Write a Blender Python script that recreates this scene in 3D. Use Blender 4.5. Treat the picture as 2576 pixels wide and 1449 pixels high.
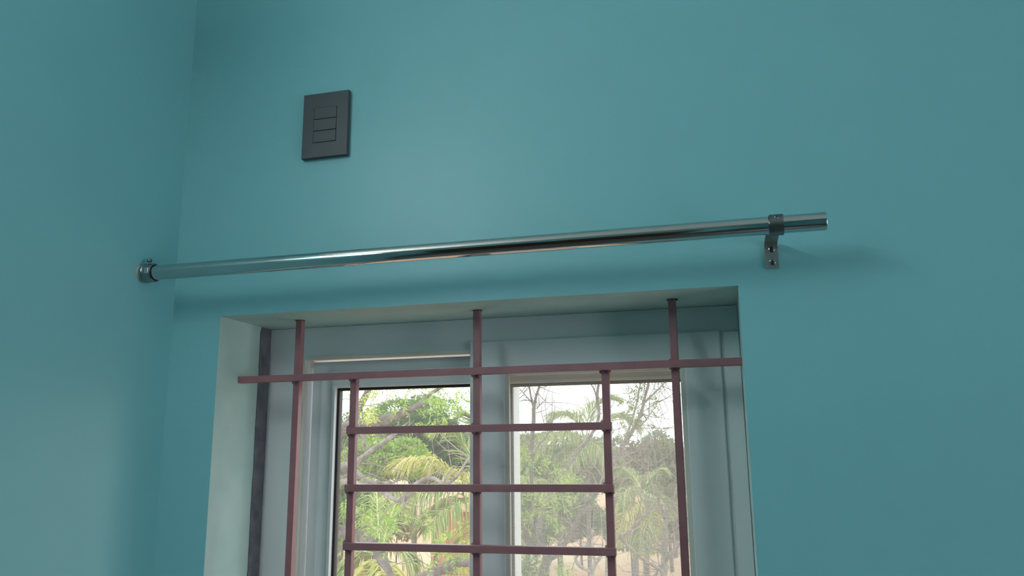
import bpy, bmesh, math, random
import numpy as np
from mathutils import Vector, Matrix

for o in list(bpy.data.objects):
    bpy.data.objects.remove(o)
scene = bpy.context.scene
col = scene.collection

# ------------------------------------------------------------------ camera
# metres; corner of the two teal walls is x=0,y=0; room is y<0, outdoors y>0
FPX = 2019.6                       # focal length in pixels of the 2576 px wide photograph
YAW, PITCH, ROLL = 0.25816, 0.20503, -0.00955
CAM = np.array([0.9382, -1.2, 1.85])


def cam_axes():
    cy, sy = math.cos(YAW), math.sin(YAW)
    cp, sp = math.cos(PITCH), math.sin(PITCH)
    fwd = np.array([-sy * cp, cy * cp, sp])
    right = np.array([cy, sy, 0.0])
    up = np.cross(right, fwd)
    cr, sr = math.cos(ROLL), math.sin(ROLL)
    return cr * right + sr * up, -sr * right + cr * up, fwd


AR, AU, AF = cam_axes()
cam_data = bpy.data.cameras.new('camera')
cam_data.sensor_fit = 'HORIZONTAL'
cam_data.sensor_width = 36.0
cam_data.lens = FPX / 2576 * 36.0
cam_data.clip_start = 0.02
cam_data.clip_end = 600
cam = bpy.data.objects.new('camera', cam_data)
col.objects.link(cam)
m = Matrix.Identity(4)
for i in range(3):
    m[i][0], m[i][1], m[i][2], m[i][3] = AR[i], AU[i], -AF[i], CAM[i]
cam.matrix_world = m
scene.camera = cam


def at(px, py, Y):
    """point on the vertical plane y=Y that the photograph shows at pixel (px,py)"""
    d = AF + AR * ((px - 1288) / FPX) - AU * ((py - 724.5) / FPX)
    t = (Y - CAM[1]) / d[1]
    return CAM + d * t


# ------------------------------------------------------------------ world (bright overcast sky), exposure
world = bpy.data.worlds.new('overcast_sky')
scene.world = world
world.use_nodes = True
bg = world.node_tree.nodes['Background']
bg.inputs['Color'].default_value = (0.93, 0.97, 1.0, 1)
bg.inputs["Strength"].default_value = 2.3
vs = scene.view_settings
vs.view_transform = 'Standard'
vs.look = 'None'
vs.exposure = 0.40
vs.gamma = 1.0
vs.use_curve_mapping = False

TUBE_STRENGTH = 46.0


# ------------------------------------------------------------------ materials
def nodes_of(name):
    mt = bpy.data.materials.new(name)
    mt.use_nodes = True
    nt = mt.node_tree
    return mt, nt, nt.nodes['Principled BSDF']


def noise_mat(name, c1, c2, scale=8.0, detail=4.0, rough=0.5, metallic=0.0, bump=0.0, bump_scale=None,
              stretch=(1, 1, 1), lo=0.35, hi=0.65, spec=0.5, bump_dist=0.002):
    mt, nt, b = nodes_of(name)
    N, L = nt.nodes, nt.links
    tc = N.new('ShaderNodeTexCoord')
    mp = N.new('ShaderNodeMapping')
    mp.inputs['Scale'].default_value = stretch
    L.new(tc.outputs['Object'], mp.inputs['Vector'])
    nz = N.new('ShaderNodeTexNoise')
    nz.inputs['Scale'].default_value = scale
    nz.inputs['Detail'].default_value = detail
    L.new(mp.outputs['Vector'], nz.inputs['Vector'])
    rp = N.new('ShaderNodeValToRGB')
    rp.color_ramp.elements[0].position = lo
    rp.color_ramp.elements[1].position = hi
    rp.color_ramp.elements[0].color = (*c1, 1)
    rp.color_ramp.elements[1].color = (*c2, 1)
    L.new(nz.outputs['Fac'], rp.inputs['Fac'])
    L.new(rp.outputs['Color'], b.inputs['Base Color'])
    b.inputs['Roughness'].default_value = rough
    b.inputs['Metallic'].default_value = metallic
    b.inputs['Specular IOR Level'].default_value = spec
    if bump:
        n2 = N.new('ShaderNodeTexNoise')
        n2.inputs['Scale'].default_value = bump_scale or scale * 6
        n2.inputs['Detail'].default_value = 3
        L.new(mp.outputs['Vector'], n2.inputs['Vector'])
        bp = N.new('ShaderNodeBump')
        bp.inputs['Strength'].default_value = bump
        bp.inputs['Distance'].default_value = bump_dist
        L.new(n2.outputs['Fac'], bp.inputs['Height'])
        L.new(bp.outputs['Normal'], b.inputs['Normal'])
    return mt


def leaf_mat(name, cols, rough=0.5, trans=0.45):
    """thin leaf: every leaf (mesh island) takes its own colour from the ramp"""
    mt = bpy.data.materials.new(name)
    mt.use_nodes = True
    nt = mt.node_tree
    N, L = nt.nodes, nt.links
    N.clear()
    out = N.new('ShaderNodeOutputMaterial')
    ge = N.new('ShaderNodeNewGeometry')
    rp = N.new('ShaderNodeValToRGB')
    els = rp.color_ramp.elements
    while len(els) < len(cols):
        els.new(0.5)
    for i, c in enumerate(cols):
        els[i].position = i / (len(cols) - 1)
        els[i].color = (*c, 1)
    L.new(ge.outputs['Random Per Island'], rp.inputs['Fac'])
    d = N.new('ShaderNodeBsdfDiffuse')
    t = N.new('ShaderNodeBsdfTranslucent')
    mx = N.new('ShaderNodeMixShader')
    mx.inputs['Fac'].default_value = trans
    L.new(rp.outputs['Color'], d.inputs['Color'])
    L.new(rp.outputs['Color'], t.inputs['Color'])
    L.new(d.outputs[0], mx.inputs[1])
    L.new(t.outputs[0], mx.inputs[2])
    L.new(mx.outputs[0], out.inputs['Surface'])
    return mt


def glass_mat():
    mt = bpy.data.materials.new('hazy_window_glass')
    mt.use_nodes = True
    nt = mt.node_tree
    N, L = nt.nodes, nt.links
    N.clear()
    out = N.new('ShaderNodeOutputMaterial')
    tr = N.new('ShaderNodeBsdfTransparent')
    tr.inputs['Color'].default_value = (0.97, 0.985, 0.975, 1)
    gl = N.new('ShaderNodeBsdfGlossy')
    gl.inputs['Roughness'].default_value = 0.02
    haze = N.new('ShaderNodeBsdfTranslucent')  # whitish veil: the glare haze of the view is mixed into the glass
    haze.inputs['Color'].default_value = (0.9, 0.92, 0.92, 1)
    nz = N.new('ShaderNodeTexNoise')
    nz.inputs['Scale'].default_value = 9
    mr = N.new('ShaderNodeMapRange')
    mr.inputs['To Min'].default_value = 0.03
    mr.inputs['To Max'].default_value = 0.06
    L.new(nz.outputs['Fac'], mr.inputs['Value'])
    m1 = N.new('ShaderNodeMixShader')
    L.new(mr.outputs['Result'], m1.inputs['Fac'])
    L.new(tr.outputs[0], m1.inputs[1])
    L.new(haze.outputs[0], m1.inputs[2])
    m2 = N.new('ShaderNodeMixShader')
    m2.inputs['Fac'].default_value = 0.03
    L.new(m1.outputs[0], m2.inputs[1])
    L.new(gl.outputs[0], m2.inputs[2])
    L.new(m2.outputs[0], out.inputs['Surface'])
    return mt


def mesh_wire_mat():
    mt = bpy.data.materials.new('pale_mesh_thread')
    mt.use_nodes = True
    nt = mt.node_tree
    N, L = nt.nodes, nt.links
    N.clear()
    out = N.new('ShaderNodeOutputMaterial')
    d = N.new('ShaderNodeBsdfDiffuse')
    t = N.new('ShaderNodeBsdfTranslucent')
    nz = N.new('ShaderNodeTexNoise')
    nz.inputs['Scale'].default_value = 30
    rp = N.new('ShaderNodeValToRGB')
    rp.color_ramp.elements[0].color = (0.80, 0.80, 0.78, 1)
    rp.color_ramp.elements[1].color = (0.88, 0.88, 0.86, 1)
    L.new(nz.outputs['Fac'], rp.inputs['Fac'])
    L.new(rp.outputs['Color'], d.inputs['Color'])
    L.new(rp.outputs['Color'], t.inputs['Color'])
    mx = N.new('ShaderNodeMixShader')
    mx.inputs['Fac'].default_value = 0.78
    L.new(d.outputs[0], mx.inputs[1])
    L.new(t.outputs[0], mx.inputs[2])
    L.new(mx.outputs[0], out.inputs['Surface'])
    return mt


M = {}
M['teal'] = noise_mat('teal_wall_paint', (0.200, 0.500, 0.545), (0.212, 0.520, 0.565), scale=2.5, rough=0.42,
                      bump=0.12, bump_scale=60, bump_dist=0.001)
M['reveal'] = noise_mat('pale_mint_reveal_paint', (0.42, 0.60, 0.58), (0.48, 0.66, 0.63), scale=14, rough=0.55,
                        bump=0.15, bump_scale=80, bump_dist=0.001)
M['cement'] = noise_mat('bare_grey_cement', (0.12, 0.13, 0.16), (0.20, 0.20, 0.23), scale=40, rough=0.9, bump=0.4)
M['ceiling'] = noise_mat('white_ceiling_paint', (0.82, 0.82, 0.79), (0.86, 0.86, 0.83), scale=3, rough=0.8)
M['floor'] = noise_mat('dark_polished_stone', (0.075, 0.068, 0.06), (0.12, 0.11, 0.10), scale=9, rough=0.3)
M['outer'] = noise_mat('outer_wall_paint', (0.62, 0.60, 0.54), (0.70, 0.68, 0.62), scale=4, rough=0.8)
M['upvc'] = noise_mat('white_window_profile', (0.70, 0.76, 0.78), (0.75, 0.81, 0.83), scale=5, rough=0.45)
M['bead'] = noise_mat('cream_window_lip', (0.66, 0.66, 0.60), (0.72, 0.72, 0.66), scale=6, rough=0.5)
M['rubber'] = noise_mat('black_rubber_gasket', (0.012, 0.013, 0.014), (0.02, 0.02, 0.022), scale=20, rough=0.6)
M['grille'] = noise_mat('maroon_grille_paint', (0.29, 0.128, 0.146), (0.33, 0.150, 0.168), scale=35, rough=0.42,
                        bump=0.25, bump_scale=220, bump_dist=0.0008)
M['chrome'] = noise_mat('polished_steel', (0.55, 0.56, 0.555), (0.60, 0.61, 0.605), scale=9, rough=0.085, metallic=1.0)
M['steel'] = noise_mat('dull_bracket_steel', (0.48, 0.48, 0.47), (0.58, 0.58, 0.56), scale=30, rough=0.38, metallic=1.0)
M['steel_dark'] = noise_mat('darkened_steel', (0.16, 0.17, 0.18), (0.24, 0.25, 0.26), scale=40, rough=0.38, metallic=1.0)
M['cup_steel'] = noise_mat('grey_socket_steel', (0.26, 0.27, 0.28), (0.34, 0.35, 0.36), scale=30, rough=0.22, metallic=1.0)
M['plug'] = noise_mat('pale_wall_plug', (0.45, 0.42, 0.37), (0.52, 0.49, 0.44), scale=40, rough=0.8)
M['switch'] = noise_mat('dark_grey_plastic', (0.052, 0.060, 0.068), (0.058, 0.066, 0.074), scale=30, rough=0.42)
M['switch_gap'] = noise_mat('black_plastic', (0.008, 0.008, 0.009), (0.012, 0.012, 0.013), scale=30, rough=0.6)
M['white_metal'] = noise_mat('white_enamel', (0.72, 0.73, 0.73), (0.78, 0.79, 0.79), scale=8, rough=0.4)
M['glass'] = glass_mat()
M['mesh'] = mesh_wire_mat()
tm, tnt, tb = nodes_of('lit_tube')
tb.inputs['Base Color'].default_value = (0.9, 0.9, 0.9, 1)
tb.inputs['Emission Color'].default_value = (0.97, 1.0, 0.98, 1)
tb.inputs['Emission Strength'].default_value = TUBE_STRENGTH
M['tube'] = tm
M['bark'] = noise_mat('grey_brown_bark', (0.055, 0.042, 0.034), (0.20, 0.17, 0.145), scale=14, detail=8, rough=0.95, bump=1.0,
                      bump_scale=45, bump_dist=0.02, lo=0.32, hi=0.68)
M['bark_pale'] = noise_mat('pale_grey_bark', (0.11, 0.09, 0.078), (0.30, 0.265, 0.23), scale=16, detail=8, rough=0.95, bump=1.0,
                           bump_scale=45, bump_dist=0.015, lo=0.32, hi=0.68)
M['twig'] = noise_mat('dry_twig', (0.13, 0.105, 0.085), (0.25, 0.215, 0.18), scale=6, rough=0.9)
M['leaf'] = leaf_mat('fresh_green_leaf', [(0.12, 0.24, 0.04), (0.22, 0.36, 0.055), (0.32, 0.46, 0.09), (0.44, 0.49, 0.12)])
M['leaf_yellow'] = leaf_mat('yellow_green_leaf', [(0.32, 0.40, 0.055), (0.44, 0.50, 0.10), (0.52, 0.48, 0.08)])
M['leaf_dark'] = leaf_mat('dark_green_leaf', [(0.03, 0.075, 0.03), (0.055, 0.12, 0.042), (0.09, 0.17, 0.06)], trans=0.3)
M['leaf_mid'] = leaf_mat('mid_green_leaf', [(0.08, 0.16, 0.046), (0.16, 0.26, 0.07), (0.25, 0.34, 0.10)])
M['leaf_dry'] = leaf_mat('dry_olive_leaf', [(0.14, 0.14, 0.075), (0.20, 0.20, 0.10), (0.27, 0.23, 0.13), (0.19, 0.24, 0.10)])
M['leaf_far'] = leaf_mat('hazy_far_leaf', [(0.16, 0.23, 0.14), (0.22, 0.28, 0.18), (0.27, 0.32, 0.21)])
M['palm'] = leaf_mat('palm_leaflet', [(0.15, 0.26, 0.08), (0.28, 0.39, 0.14), (0.40, 0.45, 0.17), (0.58, 0.55, 0.32)])
M['palm_yellow'] = leaf_mat('yellowing_palm_leaflet', [(0.34, 0.38, 0.09), (0.52, 0.50, 0.15), (0.62, 0.55, 0.28)])
M['rachis'] = noise_mat('palm_stalk', (0.30, 0.34, 0.11), (0.42, 0.42, 0.17), scale=4, rough=0.7)
M['soil'] = noise_mat('red_earth', (0.44, 0.22, 0.12), (0.44, 0.34, 0.21), scale=0.09, detail=6, rough=0.95,
                      bump=0.3, bump_scale=1.5, bump_dist=0.1)
M['clay'] = noise_mat('terracotta_wall', (0.40, 0.155, 0.09), (0.50, 0.24, 0.15), scale=0.9, detail=6, rough=0.95,
                      bump=0.4, bump_scale=6, bump_dist=0.03)
M['clay_tile'] = noise_mat('clay_roof', (0.42, 0.17, 0.10), (0.50, 0.26, 0.17), scale=2, rough=0.9)


# ------------------------------------------------------------------ mesh helpers
def link(name, me, mat=None, parent=None):
    o = bpy.data.objects.new(name, me)
    col.objects.link(o)
    if mat is not None and not me.materials:
        me.materials.append(M[mat])
    if parent is not None:
        o.parent = parent
    return o


def tag(o, label=None, cat=None, group=None, kind=None):
    if label:
        o['label'] = label
    if cat:
        o['category'] = cat
    if group:
        o['group'] = group
    if kind:
        o['kind'] = kind
    return o


def empty(name, loc=(0, 0, 0)):
    o = bpy.data.objects.new(name, None)
    o.empty_display_size = 0.05
    o.location = loc
    col.objects.link(o)
    return o


def box_bm(bm, x0, x1, y0, y1, z0, z1, bevel=0.0, seg=2):
    r = bmesh.ops.create_cube(bm, size=1.0)
    vsl = r['verts']
    for v in vsl:
        v.co = Vector(((x0 + x1) / 2 + v.co.x * (x1 - x0), (y0 + y1) / 2 + v.co.y * (y1 - y0),
                       (z0 + z1) / 2 + v.co.z * (z1 - z0)))
    if bevel:
        es = list({e for v in vsl for e in v.link_edges})
        bmesh.ops.bevel(bm, geom=es, offset=bevel, segments=seg, profile=0.5, affect='EDGES')


def boxes(name, lst, mat, parent=None, bevel=0.0, origin=(0, 0, 0), smooth=False):
    bm = bmesh.new()
    for b in lst:
        box_bm(bm, *b, bevel=bevel)
    bmesh.ops.translate(bm, verts=bm.verts, vec=-Vector(origin))
    me = bpy.data.meshes.new(name)
    bm.to_mesh(me)
    bm.free()
    o = link(name, me, mat, parent)
    if parent is None:
        o.location = origin
    else:
        o.location = Vector(origin) - parent.location
    if smooth:
        me.shade_smooth()
    return o


def rect_frame(x0, x1, z0, z1, w, y0, y1):
    """four members of a rectangular frame, outside x0..x1 z0..z1, member width w"""
    if not isinstance(w, tuple):
        w = (w, w, w, w)
    l, r, t, b = w
    return [(x0, x0 + l, y0, y1, z0, z1), (x1 - r, x1, y0, y1, z0, z1),
            (x0 + l, x1 - r, y0, y1, z1 - t, z1), (x0 + l, x1 - r, y0, y1, z0, z0 + b)]


def lathe(name, prof, axis, origin, mat, parent=None, n=40, smooth=True, caps=True):
    """profile [(along, radius)...] revolved about an axis ('X','Y','Z') through origin"""
    vts, fcs = [], []
    for (a, rr) in prof:
        for k in range(n):
            t = 2 * math.pi * k / n
            c, s = rr * math.cos(t), rr * math.sin(t)
            vts.append({'X': (a, c, s), 'Y': (s, a, c), 'Z': (c, s, a)}[axis])
    for i in range(len(prof) - 1):
        for k in range(n):
            k2 = (k + 1) % n
            fcs.append((i * n + k, i * n + k2, (i + 1) * n + k2, (i + 1) * n + k))
    if caps:
        fcs.append(tuple(reversed(range(n))))
        fcs.append(tuple((len(prof) - 1) * n + k for k in range(n)))
    me = bpy.data.meshes.new(name)
    me.from_pydata(vts, [], fcs)
    bm = bmesh.new()
    bm.from_mesh(me)
    bmesh.ops.recalc_face_normals(bm, faces=bm.faces)
    bm.to_mesh(me)
    bm.free()
    if smooth:
        me.shade_smooth()
        try:
            me.set_sharp_from_angle(angle=math.radians(35))
        except Exception:
            pass
    o = link(name, me, mat, parent)
    o.location = Vector(origin) - (parent.location if parent else Vector((0, 0, 0)))
    return o


def poly_resample(pts, k):
    """Catmull-Rom through pts (n x 4: x,y,z,radius), k steps per span"""
    P = np.asarray(pts, float)
    if len(P) == 2:
        return np.array([P[0] + (P[1] - P[0]) * t for t in np.linspace(0, 1, k + 1)])
    Q = np.vstack([2 * P[0] - P[1], P, 2 * P[-1] - P[-2]])
    out = []
    for i in range(1, len(Q) - 2):
        for t in np.linspace(0, 1, k, endpoint=False):
            a, b, c, d = Q[i - 1], Q[i], Q[i + 1], Q[i + 2]
            out.append(0.5 * (2 * b + (c - a) * t + (2 * a - 5 * b + 4 * c - d) * t * t + (3 * b - a - 3 * c + d) * t ** 3))
    out.append(P[-1])
    return np.array(out)


def tube_arrays(path, n=7, rng=None, rough=0.0):
    """verts/faces of a tapering tube along path (x,y,z,r)"""
    P = path[:, :3]
    R = np.maximum(path[:, 3], 0.0006)
    T = np.gradient(P, axis=0)
    T /= np.linalg.norm(T, axis=1)[:, None] + 1e-9
    ref = np.array([0.3, 0.9, 0.2])
    V = []
    for i in range(len(P)):
        a = np.cross(T[i], ref)
        a /= np.linalg.norm(a) + 1e-9
        b = np.cross(T[i], a)
        for k in range(n):
            t = 2 * math.pi * k / n
            rr = R[i] * (1 + (rng.uniform(-rough, rough) if rng else 0))
            V.append(P[i] + a * rr * math.cos(t) + b * rr * math.sin(t))
    F = []
    for i in range(len(P) - 1):
        for k in range(n):
            k2 = (k + 1) % n
            F.append((i * n + k, i * n + k2, (i + 1) * n + k2, (i + 1) * n + k))
    F.append(tuple(range(n)))
    F.append(tuple((len(P) - 1) * n + k for k in range(n)))
    return V, F


def tubes(name, paths, mat, parent, n=7, k=5, rng=None, rough=0.0):
    V, F = [], []
    for p in paths:
        v, f = tube_arrays(poly_resample(p, k), n, rng, rough)
        o = len(V)
        V += v
        F += [tuple(i + o for i in q) for q in f]
    me = bpy.data.meshes.new(name)
    off = np.array(parent.location)
    me.from_pydata([tuple(np.asarray(v) - off) for v in V], [], F)
    me.shade_smooth()
    return link(name, me, mat, parent)


def ring(name, x0, x1, z0, z1, w, y0, y1, mat, parent=None, bevel=0.0):
    """one-piece rectangular frame (welded corners)"""
    if not isinstance(w, tuple):
        w = (w, w, w, w)
    l, r, t, b = w
    oc = [(x0, z0), (x1, z0), (x1, z1), (x0, z1)]
    ic = [(x0 + l, z0 + b), (x1 - r, z0 + b), (x1 - r, z1 - t), (x0 + l, z1 - t)]
    bm = bmesh.new()
    A, B = [bm.verts.new((x, y0, z)) for x, z in oc], [bm.verts.new((x, y1, z)) for x, z in oc]
    C_, D_ = [bm.verts.new((x, y0, z)) for x, z in ic], [bm.verts.new((x, y1, z)) for x, z in ic]
    for k in range(4):
        k2 = (k + 1) % 4
        bm.faces.new((A[k], A[k2], C_[k2], C_[k]))
        bm.faces.new((B[k2], B[k], D_[k], D_[k2]))
        bm.faces.new((B[k], B[k2], A[k2], A[k]))
        bm.faces.new((C_[k], C_[k2], D_[k2], D_[k]))
    bmesh.ops.recalc_face_normals(bm, faces=bm.faces)
    if bevel:
        es = [e for e in bm.edges if all(v in A for v in e.verts) or all(v in C_ for v in e.verts)]
        bmesh.ops.bevel(bm, geom=es, offset=bevel, segments=2, affect='EDGES', profile=0.5)
    me = bpy.data.meshes.new(name)
    bm.to_mesh(me)
    bm.free()
    o = link(name, me, mat, parent)
    if parent is not None:
        o.location = -parent.location
    return o


# ------------------------------------------------------------------ the room shell
XL, XR, ZT, ZB = 0.0971, 0.9646, 2.0906, 0.8906       # window opening
RX, RY, RZ = 3.2, -3.0, 3.02                            # room extents
WT = 0.245                                              # thickness of the window wall

bm = bmesh.new()
wall_parts = [(-0.2, XL, 0, WT, 0, RZ), (XR, RX + 0.2, 0, WT, 0, RZ), (XL, XR, 0, WT, ZT, RZ), (XL, XR, 0, WT, 0, ZB)]
for b in wall_parts:
    box_bm(bm, *b)
bmesh.ops.remove_doubles(bm, verts=bm.verts, dist=1e-5)
# drop the inner duplicate faces between the blocks so that the wall is one solid with a hole
seen = {}
for f in list(bm.faces):
    c = f.calc_center_median()
    if f.is_valid and abs(f.normal.x) > 0.9 and (abs(c.x - XL) < 1e-4 or abs(c.x - XR) < 1e-4) and (c.z > ZT or c.z < ZB):
        bm.faces.remove(f)
me = bpy.data.meshes.new('wall_front')
bm.to_mesh(me)
bm.free()
me.materials.append(M['teal'])
me.materials.append(M['outer'])
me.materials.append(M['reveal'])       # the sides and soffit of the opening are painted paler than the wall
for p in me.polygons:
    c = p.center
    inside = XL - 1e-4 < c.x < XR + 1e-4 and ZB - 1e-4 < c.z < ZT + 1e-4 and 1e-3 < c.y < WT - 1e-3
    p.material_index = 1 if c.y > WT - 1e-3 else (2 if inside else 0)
wall_front = link('wall_front', me)
tag(wall_front, 'teal painted wall around the barred window', kind='structure')

LT = 0.0

# bare cement band at the back of the left side of the opening, ragged paint edge
rng = random.Random(4)
vts, fcs = [], []
nz = 160
for i in range(nz + 1):
    z = ZB + (ZT - LT - ZB) * i / nz
    ye = 0.1262 + rng.uniform(-0.0005, 0.0005) + 0.0006 * math.sin(i * 0.31) + (0.004 if i == nz else 0)
    vts += [(XL + 0.0014, ye, z), (XL + 0.0014, 0.1615, z)]
for i in range(nz):
    fcs.append((2 * i, 2 * i + 1, 2 * i + 3, 2 * i + 2))
me = bpy.data.meshes.new('cement_band')
me.from_pydata(vts, [], fcs)
bm = bmesh.new()
bm.from_mesh(me)
bmesh.ops.solidify(bm, geom=bm.faces[:], thickness=0.0012)
bm.to_mesh(me)
bm.free()
band = link('cement_band', me, 'cement', wall_front)
band['label'] = 'bare dark grey cement strip beside the window frame'

wall_left = tag(boxes('wall_left', [(-0.2, 0, RY - 0.2, 0, 0, RZ)], 'teal'), 'teal painted wall on the left, in shade', kind='structure')
# unseen opening added to the right wall to fill the room with daylight
tag(boxes('wall_right', [(RX, RX + 0.2, RY - 0.2, 0, 0, 0.75), (RX, RX + 0.2, RY - 0.2, 0, 2.3, RZ),
                         (RX, RX + 0.2, RY - 0.2, -2.1, 0.75, 2.3), (RX, RX + 0.2, -0.35, 0, 0.75, 2.3)], 'teal'),
    'teal painted wall far to the right with an added opening that lets in fill light', kind='structure')
tag(boxes('wall_back', [(0, RX, RY - 0.2, RY, 0, RZ)], 'teal'),
    'teal painted wall behind the viewer', kind='structure')
M['wood'] = noise_mat('dark_stained_wood', (0.030, 0.016, 0.010), (0.060, 0.032, 0.020), scale=6, stretch=(6, 6, 0.6), rough=0.35)
dr = empty('added_door_1', (1.35, RY, 0))  # unseen dark door, added so the rod has something dark to reflect
tag(dr, 'added dark wooden double door, unseen behind the viewer, darkening the rod reflection', kind='structure')
for x0, x1 in ((0.35, 1.345), (1.355, 2.35)):
    boxes('added_door_leaf', [(x0, x1, RY, RY + 0.04, 0.0, 2.1)] + [(x0 + 0.12, x1 - 0.12, RY + 0.03, RY + 0.055, z0, z1) for z0, z1 in ((0.15, 0.95), (1.1, 1.95))],
          'wood', dr, bevel=0.004)
boxes('added_door_frame', [(0.27, 0.35, RY, RY + 0.06, 0, 2.18), (2.35, 2.43, RY, RY + 0.06, 0, 2.18), (0.35, 2.35, RY, RY + 0.06, 2.1, 2.18)], 'wood', dr, bevel=0.003)
tag(boxes('floor', [(-0.2, RX + 0.2, RY - 0.2, WT, -0.15, 0)], 'floor'), 'dark polished stone floor of the room', kind='structure')
tag(boxes('ceiling', [(-0.2, RX + 0.2, RY - 0.2, WT, RZ, RZ + 0.15)], 'ceiling'), 'white painted ceiling', kind='structure')

# ------------------------------------------------------------------ sliding window
YF = 0.162                        # room side of the window frame
win = empty('window_1', (XL, YF, ZB))
tag(win, 'white sliding window with clear glass and an insect screen', kind='structure')
ring('frame', XL + 0.0001, XR - 0.0001, ZB + 0.0001, ZT - 0.0001, (0.0742, 0.0270, 0.0580, 0.0515), YF, 0.236, 'upvc', win, bevel=0.0012)
# pale lip round the recess of the outer track (left half) and slim rail over the screen
boxes('frame_track', [(0.9225, XR - 0.001, 0.1815, 0.236, ZB + 0.05, 2.0336), (0.1697, 0.9225, 0.232, 0.236, 2.020, 2.0336)], 'upvc', win)
boxes('frame_groove', [(0.9330, 0.9398, 0.1612, 0.180, ZB + 0.05, 2.0455)], 'upvc', win)
lip = boxes('frame_lip', [(0.1697, 0.1752, 0.158, 0.170, ZB + 0.05, 2.0345), (0.1752, 0.5016, 0.158, 0.170, 2.0290, 2.0345)],
            'bead', win, bevel=0.0008)
lip['label'] = 'cream lip of the window frame'
# groove shadow line of the right jamb: narrow rail standing proud beside the screen
boxes('frame_rail', [(0.9393, XR - 0.0006, 0.1555, 0.163, ZB + 0.05, 2.0455)], 'upvc', win, bevel=0.001)

GZB = ZB + 0.05


def sash(name, x0, x1, z0, z1, w, y0, y1, glass_y, label, dep=0.012):
    s = ring(name, x0, x1, z0, z1, w, y0, y1, 'upvc', win, bevel=0.0022)
    s['label'] = label
    l, r, t, b = w
    ix0, ix1, iz0, iz1 = x0 + l, x1 - r, z0 + b, z1 - t

    def sub(nm, lst, mat, bevel=0.0):
        o = boxes(nm, lst, mat, None, bevel=bevel)
        o.parent = s
        o.location = -(win.location + s.location)
        return o

    def sub_ring(nm, x0, x1, z0, z1, w, y0, y1, mat, bevel=0.0):
        o = ring(nm, x0, x1, z0, z1, w, y0, y1, mat, None, bevel)
        o.parent = s
        o.location = -(win.location + s.location)
        return o
    sub.ring = sub_ring
    return s, (ix0, ix1, iz0, iz1), sub


# left glass sash on the middle track
s1, (a0, a1, c0, c1), sub = sash('sash', 0.1775, 0.5575, GZB, 2.027, (0.048, 0.048, 0.048, 0.05), 0.186, 0.206, 0.196,
                                 'left glass sash set back in the frame')
sub.ring('sash_step', 0.1975, 0.5425, GZB + 0.02, 2.008, (0.0265, 0.026, 0.0265, 0.026), 0.1815, 0.188, 'upvc', 0.002)
sub.ring('bead', a0 - 0.004, a1 + 0.004, c0 - 0.004, c1 + 0.004, 0.0065, 0.1795, 0.190, 'upvc', 0.001)
sub.ring('gasket', a0, a1, c0, c1, 0.0070, 0.1905, 0.2035, 'rubber', 0.0)
sub('glass_pane', [(a0 + 0.002, a1 - 0.002, 0.1960, 0.2000, c0 + 0.002, c1 - 0.002)], 'glass')

# right glass sash on the outer track, seen through the screen
s2, (a0, a1, c0, c1), sub = sash('sash', 0.512, 0.925, GZB, 2.024, (0.048, 0.048, 0.048, 0.05), 0.209, 0.231, 0.213,
                                 'right glass sash behind the insect screen')
sub.ring('bead', a0 - 0.006, a1 + 0.006, c0 - 0.006, c1 + 0.006, 0.006, 0.2075, 0.212, 'upvc', 0.0008)
sub.ring('gasket', a0, a1, c0, c1, (0.0048, 0.0055, 0.0055, 0.0055), 0.2085, 0.2165, 'rubber', 0.0)
sub('outer_bead', [(a0 - 0.001, a0 + 0.0047, 0.2168, 0.262, c0, c1)], 'upvc', 0.0008)
sub('glass_pane', [(a0 + 0.002, a1 - 0.002, 0.2125, 0.2160, c0 + 0.002, c1 - 0.002)], 'glass')

# insect screen sash on the inner track
SX0, SX1, SZ1 = 0.5016, 0.9335, 2.0480
s3, (a0, a1, c0, c1), sub = sash('screen_sash', SX0, SX1, GZB, SZ1, (0.0640, 0.0595, 0.0575, 0.06), 0.1540, 0.180, 0.17,
                                 'right sash carrying the insect screen')
bd = sub.ring('bead', a0 - 0.001, a1 + 0.001, c0 - 0.001, c1 + 0.001, (0.0085, 0.0085, 0.006, 0.0085), 0.1560, 0.1640, 'bead', 0.0012)
bd['label'] = 'cream bead holding the insect screen'
# woven screen: single threads, real geometry
mx0, mx1, mz0, mz1, my = a0 + 0.004, a1 - 0.004, c0 + 0.004, c1 - 0.004, 0.1700
PITCH_M, HW = 0.00126, 0.000105
V, F = [], []


def thread(p, q, a, b):
    o = len(V)
    for e in (p, q):
        for (i, j) in ((-1, -1), (1, -1), (1, 1), (-1, 1)):
            V.append(tuple(np.array(e) + np.array(a) * i * HW + np.array(b) * j * HW))
    for k in range(4):
        k2 = (k + 1) % 4
        F.append((o + k, o + k2, o + 4 + k2, o + 4 + k))


x = mx0
while x < mx1:
    thread((x, my, mz0), (x, my, mz1), (1, 0, 0), (0, 1, 0))
    x += PITCH_M
z = mz0
while z < mz1:
    thread((mx0, my + 2 * HW, z), (mx1, my + 2 * HW, z), (0, 1, 0), (0, 0, 1))
    z += PITCH_M
me = bpy.data.meshes.new('insect_mesh')
me.from_pydata(V, [], F)
im = link('insect_mesh', me, 'mesh', s3)
im.location = -(win.location + s3.location)
im['kind'] = 'stuff'
im['label'] = 'fine pale woven insect screen'

# ------------------------------------------------------------------ steel window grille
gr = empty('window_grille', ((XL + XR) / 2, 0.075, ZB))
tag(gr, 'maroon painted steel bar grille across the window opening', 'grille')
HB = 0.0059
YH, YV = 0.0690, 0.0812


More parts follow.
